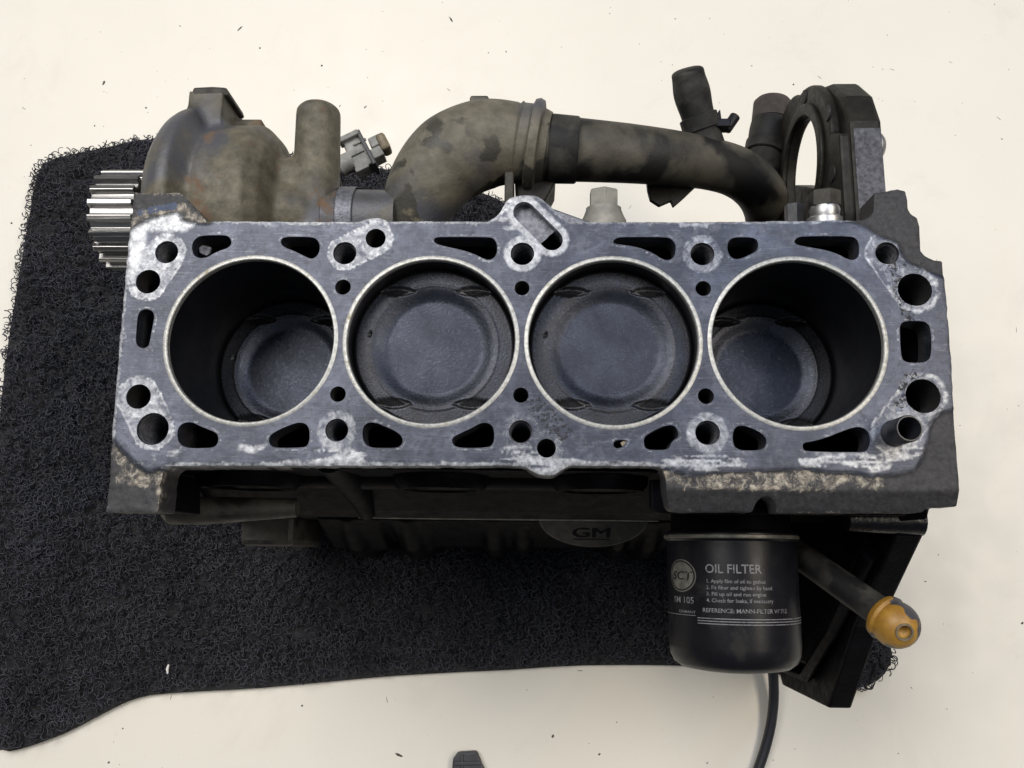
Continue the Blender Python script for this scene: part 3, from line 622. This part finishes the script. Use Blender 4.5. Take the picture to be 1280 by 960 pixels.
# ------------------------------------------------------------------ toothed wheel and water pump at the rear left
SY, SZ = 89, -74
m = MB(); NT = 20; prof = []
for k in range(NT):
    for da, r in ((-.28, 25.4), (-.17, 29), (.17, 29), (.28, 25.4)):
        t = 2*math.pi*(k+da*1.0)/NT; prof.append((SY+r*math.cos(t), SZ+r*math.sin(t)))
wheel = obj('toothed_wheel', m.prism(prof, -241, -216, 'yz'), MT['teeth'], eng, bevel=.5)
tag(wheel, 'bright steel toothed belt wheel at the left end')
obj('hub', MB().lathe([(0, 22), (3, 22), (3, 12), (16, 12), (16, 20), (18, 20)], (-216, SY, SZ), (1, 0, 0), 36), MT['castgrey'], wheel, smooth=True)
m = MB()
m.lathe([(0, 30), (1.5, 44), (5, 52), (11, 59), (17, 62.5), (22, 62.5), (25, 57), (29, 51), (33, 53), (57, 53.5), (64, 46), (70, 28), (72, 8)], (-205, SY, SZ), (1, 0, 0), 64)
m.box(-189, -169, 118, 155, -80, -44); m.box(-172, -153, 112, 147, -92, -62)
m.tube([(-118, 60, -62), (-118, 120, -58), (-118, 148, -55), (-118, 151, -55)], [14, 13, 12.5, 9], 32)
m.tube([(-160, 86, -70), (-142, 88, -64), (-118, 88, -62)], [30, 24, 17], 32)
m.tube([(-150, 100, -62), (-132, 108, -60), (-118, 104, -60)], [16, 13, 12], 32)
o = obj('water_pump', m, MT['pump'], eng, remesh=1.5, smoothit=7)
tag(o, 'rust stained brown grey water pump housing behind the left end')
obj('rusty_cap', MB().prism([(-188, 151), (-187, 157), (-176, 157.5), (-168, 157), (-166, 152)], -72, -44, 'xy'), MT['castgrey'], o, bevel=1.5)
stub = obj('connecting_tube', MB().lathe([(0, 19), (8, 18.5), (9, 19.5), (16, 19.5), (17, 18.5), (40, 18)], (-112, 85, -66), (1, 0, 0), 40), MT['pump'], eng, smooth=True)
obj('tube_band', MB().lathe([(0, 19.6), (.4, 20.0), (9, 20.0), (9.4, 19.6)], (-104, 85, -66), (1, 0, 0), 40, (False, False)), MT['machined'], stub, smooth=True)

# coolant elbow, pipe and cut hoses along the rear
def bez(pts, n=24):
    out = []; P = [Vector(p) for p in pts]
    for i in range(n+1):
        q = P; t = i/n
        while len(q) > 1: q = [a.lerp(b, t) for a, b in zip(q, q[1:])]
        out.append(tuple(q[0]))
    return out
def catmull(pts, n=6):
    P = [Vector(p) for p in pts]; P = [P[0]*2-P[1]]+P+[P[-1]*2-P[-2]]; out = []
    for i in range(1, len(P)-2):
        for k in range(n):
            t = k/n; a_, b_, c_, d_ = P[i-1:i+3]
            out.append(tuple(.5*((2*b_)+(c_-a_)*t+(2*a_-5*b_+4*c_-d_)*t*t+(3*b_-a_-3*c_+d_)*t**3)))
    return out+[tuple(P[-2])]
path = catmull([(-70, 56, -84), (-65, 84, -71), (-56, 105, -63), (-42, 121, -60), (-22, 129.5, -59), (0, 130, -59)], 5)
rk = np.interp(np.linspace(0, 5, len(path)), range(6), (15, 18.5, 22.5, 25.3, 25, 21.8))
rad = [float(v) for v in rk]
o = obj('coolant_elbow', MB().tube(path, rad, 44), MT['elbow'], eng, smooth=True, sub=1)
tag(o, 'dusty tan coolant elbow curving behind the second bore')
obj('nipple', MB().box(-32, -21, 146, 158.5, -66, -56), MT['elbow'], o, bevel=1.5)
obj('collar', MB().lathe([(0, 22.2), (1, 23.2), (2, 22.4), (7, 22.6), (8, 25.2), (10.5, 26), (13, 25), (14, 21), (18, 19.5)], (-5, 130.2, -59), (1, -.16, 0), 48), MT['elbow'], o, smooth=True)
obj('collar_foot', MB().prism([(-6, 110), (-4, 92), (2, 88), (12, 98), (18, 110)], -92, -62, 'xy'), MT['bracket'], o, bevel=1.5)
obj('collar_tab', MB().box(-11, -6, 84, 108, -70, -48), MT['castgrey'], o, bevel=1)
path = catmull([(8, 127.5, -60), (34, 128, -64), (65.5, 129.4, -72), (96.6, 131.5, -84), (125.4, 133, -100), (145, 130, -118), (158, 124, -140), (166, 116, -168)], 5)
o = obj('coolant_pipe', MB().tube(path, [18.6-3.4*min(1, i/17) for i in range(len(path))], 36), MT['pipe'], eng, smooth=True)
tag(o, 'long black stained coolant pipe running along the rear')
obj('pipe_sleeve', MB().lathe([(0, 18.9), (1, 19.3), (15, 18.7), (16, 18.0)], (14, 127.1, -60), (1, -.06, 0), 40, (True, True)), MT['rubber'], o, smooth=True)
obj('torn_bracket', MB().prism([(72.4, 130), (73.5, 117), (75, 110.7), (80.3, 107), (87.2, 110.2), (88.7, 106.5), (94.5, 111.7), (110, 127)], -97, -93, 'xy'), MT['bracket'], o, bevel=.6)
def hose(name, pts, r, mat, lab, clampat, n=18):
    p = bez(pts, n); rr = [r*(1+.06*math.sin(i*.7)) for i in range(n+1)]; rr[-1] = r*.62; rr[-2] = r*.93
    h = obj(name, MB().tube(p, rr, 28), mat, eng, smooth=True, sub=1); tag(h, lab)
    i = clampat; ax = Vector(p[i+1])-Vector(p[i]); 
    obj('hose_clamp', MB().lathe([(-.5, r*1.02), (0, r*1.10), (8, r*1.10), (8.5, r*1.02)], p[i], ax, 30, (False, False)), MT['rubber'], h, smooth=True)
    return h, p
h, p = hose('hose_stub', [(112, 133, -92), (106.6, 150.7, -86), (99, 168, -80), (96.6, 178, -74), (94.7, 183.5, -70)], 10.3, MT['rubber'], 'short cut rubber hose with clamp standing off the pipe', 5)
m = MB().box(112, 121, 150, 155, -86, -77); m.tube([(119, 150, -82), (125, 159, -82)], 3.3, 10); m.add([(111, 148, -84), (118, 151, -83), (115.8, 164, -80), (111, 155, -80)], [(0, 1, 2), (0, 2, 3), (0, 3, 1), (1, 3, 2)])
obj('clamp_screw', m, MT['paint'], h, bevel=.6)
h2, p2 = hose('hose_stub', [(149.8, 127, -135), (156, 162, -140), (163, 183, -140), (165, 201, -140)], 12, MT['rubber'], 'short cut rubber hose with reddish end beside the ring bracket', 7)
obj('hose_end', MB().lathe([(-15, 12.6), (-2, 12.6), (0, 11), (.6, 3)], p2[-1], Vector(p2[-1])-Vector(p2[-3]), 28), MT['reddust'], h2, smooth=True)

# ring shaped bracket at the rear right
cy, cz, n = 127, -92, 64
inn = [(cy+32*math.cos(2*math.pi*k/n), cz+32*math.sin(2*math.pi*k/n)) for k in range(n)]
def outer(k):
    t = 2*math.pi*k/n; c, s = math.cos(t), math.sin(t); r = 50.
    if s > 0: r = min(r, (62.)/s if s > .01 else r, 88/(c+s) if c+s > 0 else r, )
    if c < 0 and s > 0: r = min(60/ -c if c < -.01 else 999, 62/s)
    if s < 0: r = 50+24*(-s)**.7
    if c < 0 and s <= 0: r = min(60/-c if c < -.01 else 999, r)
    return (cy+r*c, cz+r*s)
out = [outer(k) for k in range(n)]
br = obj('ring_bracket', MB().ring_prism(out, inn, 166, 172), MT['bracket'], eng, bevel=1.5)
tag(br, 'black ring shaped bracket with a large round opening behind the right end')
obj('shoulder', MB().prism([(66, -30), (128, -30), (147, -38), (164, -55), (174, -78), (163, -80), (152, -64), (127, -55), (66, -58)], 171.5, 189, 'yz'), MT['bracket'], br, bevel=2.5)
obj('machined_pad', MB().box(173.5, 188, 68, 124, -31, -29.6), MT['rough'], br, bevel=.5)
obj('face_ring', MB().ring_prism([(cy+40*math.cos(2*math.pi*k/n), cz+40*math.sin(2*math.pi*k/n)) for k in range(n)], [(cy+33*math.cos(2*math.pi*k/n), cz+33*math.sin(2*math.pi*k/n)) for k in range(n)], 163.5, 166.2), MT['bracket'], br, bevel=1)
for yy, zz in ((140, -44), (104, -43), (170, -80)):
    obj('hole_shade_disc', MB().lathe([(0, 4.4), (.8, 4.2), (.8, .1)], (166, yy, zz), (-1, 0, 0), 20), MT['void'], br)  # raised dark discs, the shade of bolt holes painted instead of cut
obj('stud', MB().lathe([(0, 7.5), (1.5, 8), (4, 7.6), (6, 5.5)], (187, 119, -42), (1, 0, 0), 28), MT['zinc'], br, smooth=True)
bolt = obj('bracket_bolt', MB().lathe([(0, 8.5), (3, 8.5), (4, 7), (7, 7.6), (9, 7)], (152, 66, -20), (0, 1, .15), 28), MT['zinc'], eng, smooth=True)
obj('bolt_head', MB().hexa((152, 66, -20), (0, 1, .15), 8, 9, 17), MT['castgrey'], bolt, bevel=.4)
obj('spacer', MB().lathe([(0, 5), (14, 5), (14, 4)], (141, 68, -34), (0, 1, .1), 6), MT['plastic'], eng, bevel=.5)

# hex plug on the rear wall
pl = obj('hex_plug', MB().lathe([(0, 12), (8, 12), (11, 10.5), (14, 9.4), (15, 9.4)], (42.5, 68, -42), (0, 1, .1), 36), MT['dullbolt'], eng, smooth=True)
tag(pl, 'dusty grey hexagonal plug behind the third bore')
obj('plug_head', MB().hexa((42.5, 68, -42), (0, 1, .1), 8.2, 14.5, 25), MT['dullbolt'], pl, bevel=.5)

# grey cable plug hanging behind, between pump and elbow
def rotbox(m, c, size, ang, tilt=0):
    R = Matrix.Rotation(ang, 3, 'Z') @ Matrix.Rotation(tilt, 3, 'X'); sx, sy, sz = size
    v = [Vector(c)+R @ Vector((x*sx/2, y*sy/2, z*sz/2)) for z in (-1, 1) for y in (-1, 1) for x in (-1, 1)]
    m.add(v, [(0,2,3,1),(4,5,7,6),(0,1,5,4),(2,6,7,3),(0,4,6,2),(1,3,7,5)]); return m
A = math.radians(28)
cn = obj('cable_plug', rotbox(MB(), (-107, 151, -118), (13, 23, 14), A), MT['connector'], eng, bevel=1.2)
tag(cn, 'dusty pale grey cable plug between pump and elbow')
obj('barrel', MB().lathe([(0, 6.5), (9, 6.5), (11, 4), (14, 3.6)], (-111, 147, -116), (-math.cos(A), -math.sin(A), 0), 24), MT['connector'], cn, smooth=True)
obj('latch', rotbox(MB(), (-113, 160, -112), (14, 3.5, 9), A), MT['connector'], cn, bevel=.8)
obj('flange', rotbox(MB(), (-101.5, 153, -117), (2.6, 26, 17), A), MT['plastic'], cn, bevel=.6)
obj('housing', rotbox(rotbox(MB(), (-96, 158, -116), (8, 7, 12), A), (-95, 150, -116), (8, 7, 12), A), MT['connector'], cn, bevel=.8)
obj('amber_clip', rotbox(MB(), (-91, 157, -114), (6, 12, 12), A), MT['amber'], cn, bevel=2)
obj('key_rib', rotbox(rotbox(MB(), (-106, 157, -110.6), (9, 1.6, 2), A), (-108, 149, -110.6), (11, 1.6, 2), A), MT['connector'], cn, bevel=.4)
obj('cable_boot', MB().lathe([(0, 4.2), (2, 5), (3, 4), (5, 4.8), (6, 3.8), (8, 4.4), (10, 3.2)], (-120, 142.2, -116), (-math.cos(A), -math.sin(A), 0), 18), MT['cable'], cn, smooth=True)
obj('locking_tab', rotbox(MB(), (-104, 140, -116), (9, 3, 10), A), MT['connector'], cn, bevel=.6)
obj('lead', MB().tube(bez([(-121, 141, -118), (-126, 138, -122), (-120, 120, -150), (-110, 90, -180)], 12), 3, 12), MT['cable'], cn, smooth=True)

# ------------------------------------------------------------------ oil filter
FX, FZ, FR = 113., -83., 34.2
ff = obj('oil_filter', MB().lathe([(0, 30), (2, 33.5), (3, 35.2), (6, 35.2), (7, 34.0), (9, FR), (60, FR), (65, FR-.6), (69, FR-2.4), (71.5, FR-6), (73, 20), (73.4, 10), (73.4, .5)], (FX, -84, FZ), (0, -1, 0), 96), MT['paint'], eng, smooth=True)
tag(ff, 'satin black spin on oil filter with pale printed instructions')
obj('crimp_edge', MB().lathe([(3.6, 35.1), (4, 35.6), (5.4, 35.6), (5.8, 35.1)], (FX, -84, FZ), (0, -1, 0), 96, (False, False)), MT['bandgrey'], ff, smooth=True)
obj('filter_mount', MB().lathe([(0, 30), (27, 32)], (FX, -58, FZ), (0, -1, 0), 48), MT['cast'], eng, smooth=True)
def wrap(pts, dr=.12):     # (x at the crest, y) -> on the can
    r = FR+dr; return [(FX+r*math.sin(u/FR), y, FZ+r*math.cos(u/FR)) for u, y in pts]
def print_text(s, u, y, size, bold=.0, wid=1., name='print'):
    v, f = text_mesh(s, size, bold)
    w0 = max(p[0] for p in v); k = wid/w0
    obj(name, MB().add(wrap([(u+p[0]*k, y+p[1]) for p in v]), f), MT['print'], ff)
U0 = -21.
print_text('OIL FILTER', U0, -107.0, 6.2, .06, 28.5, 'title_print')
for i, s in enumerate(('1. Apply film of oil to gasket', '2. Fit filter and tighten by hand', '3. Fill up oil and run engine', '4. Check for leaks, if necessary')):
    print_text(s, U0+.3, -111.9-i*3.15, 2.6, .02, (30, 33.5, 30, 34)[i], 'instruction_print')
print_text('REFERENCE: MANN-FILTER W 712', U0-2, -126.4, 2.9, .03, 45, 'reference_print')
print_text('SM 105', -43.5, -122.6, 4.6, .03, 15.5, 'number_print')
print_text('GERMANY', -39, -127.4, 1.8, .02, 12, 'small_print')
m = MB()
for y in (-129.6, -130.9, -132.2):
    n = 60; us = np.linspace(-26, 50, n); pts = []
    for u in us: pts += [(u, y), (u, y+.45)]
    m.add(wrap(pts), [(2*i, 2*i+2, 2*i+3, 2*i+1) for i in range(n-1)])
us = np.linspace(-58, -27, 30); pts = []
for u in us: pts += [(u, -128.6), (u, -128.3)]
m.add(wrap(pts), [(2*i, 2*i+2, 2*i+3, 2*i+1) for i in range(29)])
obj('line_print', m, MT['print'], ff)
m = MB(); n = 48
def annulus(r0, r1, cx, cy, kx):
    pts = []
    for k in range(n):
        t = 2*math.pi*k/n; pts += [(cx+kx*r0*math.cos(t), cy+r0*math.sin(t)), (cx+kx*r1*math.cos(t), cy+r1*math.sin(t))]
    m.add(wrap(pts), [(2*k, 2*((k+1) % n), 2*((k+1) % n)+1, 2*k+1) for k in range(n)])
LX, LY = -36.5, -108.8
annulus(8.3, 7.7, LX, LY, 1.25)
for q_ in range(7): annulus(7.0-q_, max(6.0-q_, .02), LX, LY, 1.25)
obj('logo_disc_print', m, MT['bandgrey'], ff)
v, f = text_mesh('SCT', 6, .05, 'CENTER')
obj('logo_print', MB().add(wrap([(LX+(p[0]*1.45+p[1]*.15), LY-2+p[1]) for p in v], .2), f), MT['paint'], ff)

# ------------------------------------------------------------------ dipstick and its guide tube
t0, t1 = Vector((142, -86, -112)), Vector((181, -127.5, -48))
gt = obj('dipstick_tube', MB().tube([tuple(t0.lerp(t1, k/6)) for k in range(7)], 7.6, 28), MT['rubber'], eng, smooth=True)
kn = thing('dipstick', 'yellow ball headed dipstick with worn dark patches in its black guide tube', 'dipstick', tuple(t1))
ax = (t1-t0).normalized(); axk = Vector((-.02, -.24, .93)).normalized()
kc = t1+Vector((2, -3, 3)); R = 11.4
prof = [(-R*.985, 2)]+[(-R*math.cos(a_), R*math.sin(a_)) for a_ in np.linspace(.35, math.pi-.32, 26)]+[(R*.90, 3.7), (R*.74, 3.2), (R*.66, 2.2), (R*.64, .2)]
obj('knob', MB().lathe(prof, kc, axk, 48), MT['knob'], kn, smooth=True)
obj('socket_rim', MB().lathe([(R*.90, 4.4), (R*.99, 4.2), (R*.99, 3.4), (R*.85, 3.1)], kc, axk, 32, (False, False)), MT['amber'], kn, smooth=True)
obj('collar', MB().lathe([(-10, 8.3), (-8, 11), (-5.5, 11.6), (-3, 10)], kc, ax, 36), MT['knob'], kn, smooth=True)

# ------------------------------------------------------------------ loose things on the table and the mat
p = bez([(176, -150, -262), (185, -182, -276), (192, -208, -286), (184, -236, -286.2), (171, -262, -286.2), (150, -300, -286.2), (120, -340, -286.2)], 40)
o = obj('black_cable', MB().tube(p, 3.7, 20), MT['cable'])
m = o; tag(o, 'round black cable curving out from under the oil filter across the table', 'cable')
pc = thing('plastic_fragment', 'small broken piece of dark grey plastic on the table at the front edge', 'plastic piece', (-42, -254, -TABLE))
obj('shell', MB().prism([(-54, -266), (-52.5, -249), (-49, -244.5), (-35, -243.5), (-31, -252.5), (-29, -256), (-29, -268)], -TABLE+.2, -TABLE+7, 'xy'), MT['plastic'], pc, bevel=1.4)
obj('rib', MB().prism([(-51, -250.5), (-33, -249.8), (-31.5, -252.2), (-51.5, -253)], -TABLE+6.8, -TABLE+9, 'xy'), MT['plastic'], pc, bevel=.5)
obj('rib', MB().box(-46.5, -44.8, -266, -245, -TABLE+6.8, -TABLE+8.6), MT['plastic'], pc, bevel=.4)
o = obj('white_crumb', MB().tube([(-268, -184, -275.5), (-268.6, -187, -275), (-268.2, -190.5, -275.4)], [.7, 1.1, .6], 8), MT['white'], smooth=True)
tag(o, 'tiny white sliver lying on the mat left of the front', 'crumb')
m = MB()
for _ in range(420):
    x, y = random.uniform(-460, 430), random.uniform(-262, 385)
    if inside(matpoly, np.array([[x, y]]))[0]: continue
    s = random.choice((.2, .25, .3, .35, .35, .45, .5, .7, 1.1)); a_ = random.uniform(0, 3.14); k = random.choice((1, 1, 1.5, 3)) if s > .3 else random.choice((1, 1, 2, 9))
    c, s_ = math.cos(a_), math.sin(a_)
    v = []
    for q in range(5):
        t = q*1.2566; px, py = s*k*math.cos(t)*random.uniform(.6, 1.2), s*math.sin(t)*random.uniform(.6, 1.2)
        v.append((x+px*c-py*s_, y+px*s_+py*c, -TABLE+.05))
    v.append((x, y, -TABLE+s*.8))
    m.add(v, [(q, (q+1) % 5, 5) for q in range(5)]+[(4, 3, 2, 1, 0)])
o = obj('crumbs', m, MT['crumb']); o['kind'] = 'stuff'; tag(o, 'dark specks of grit scattered over the cream table', 'grit')
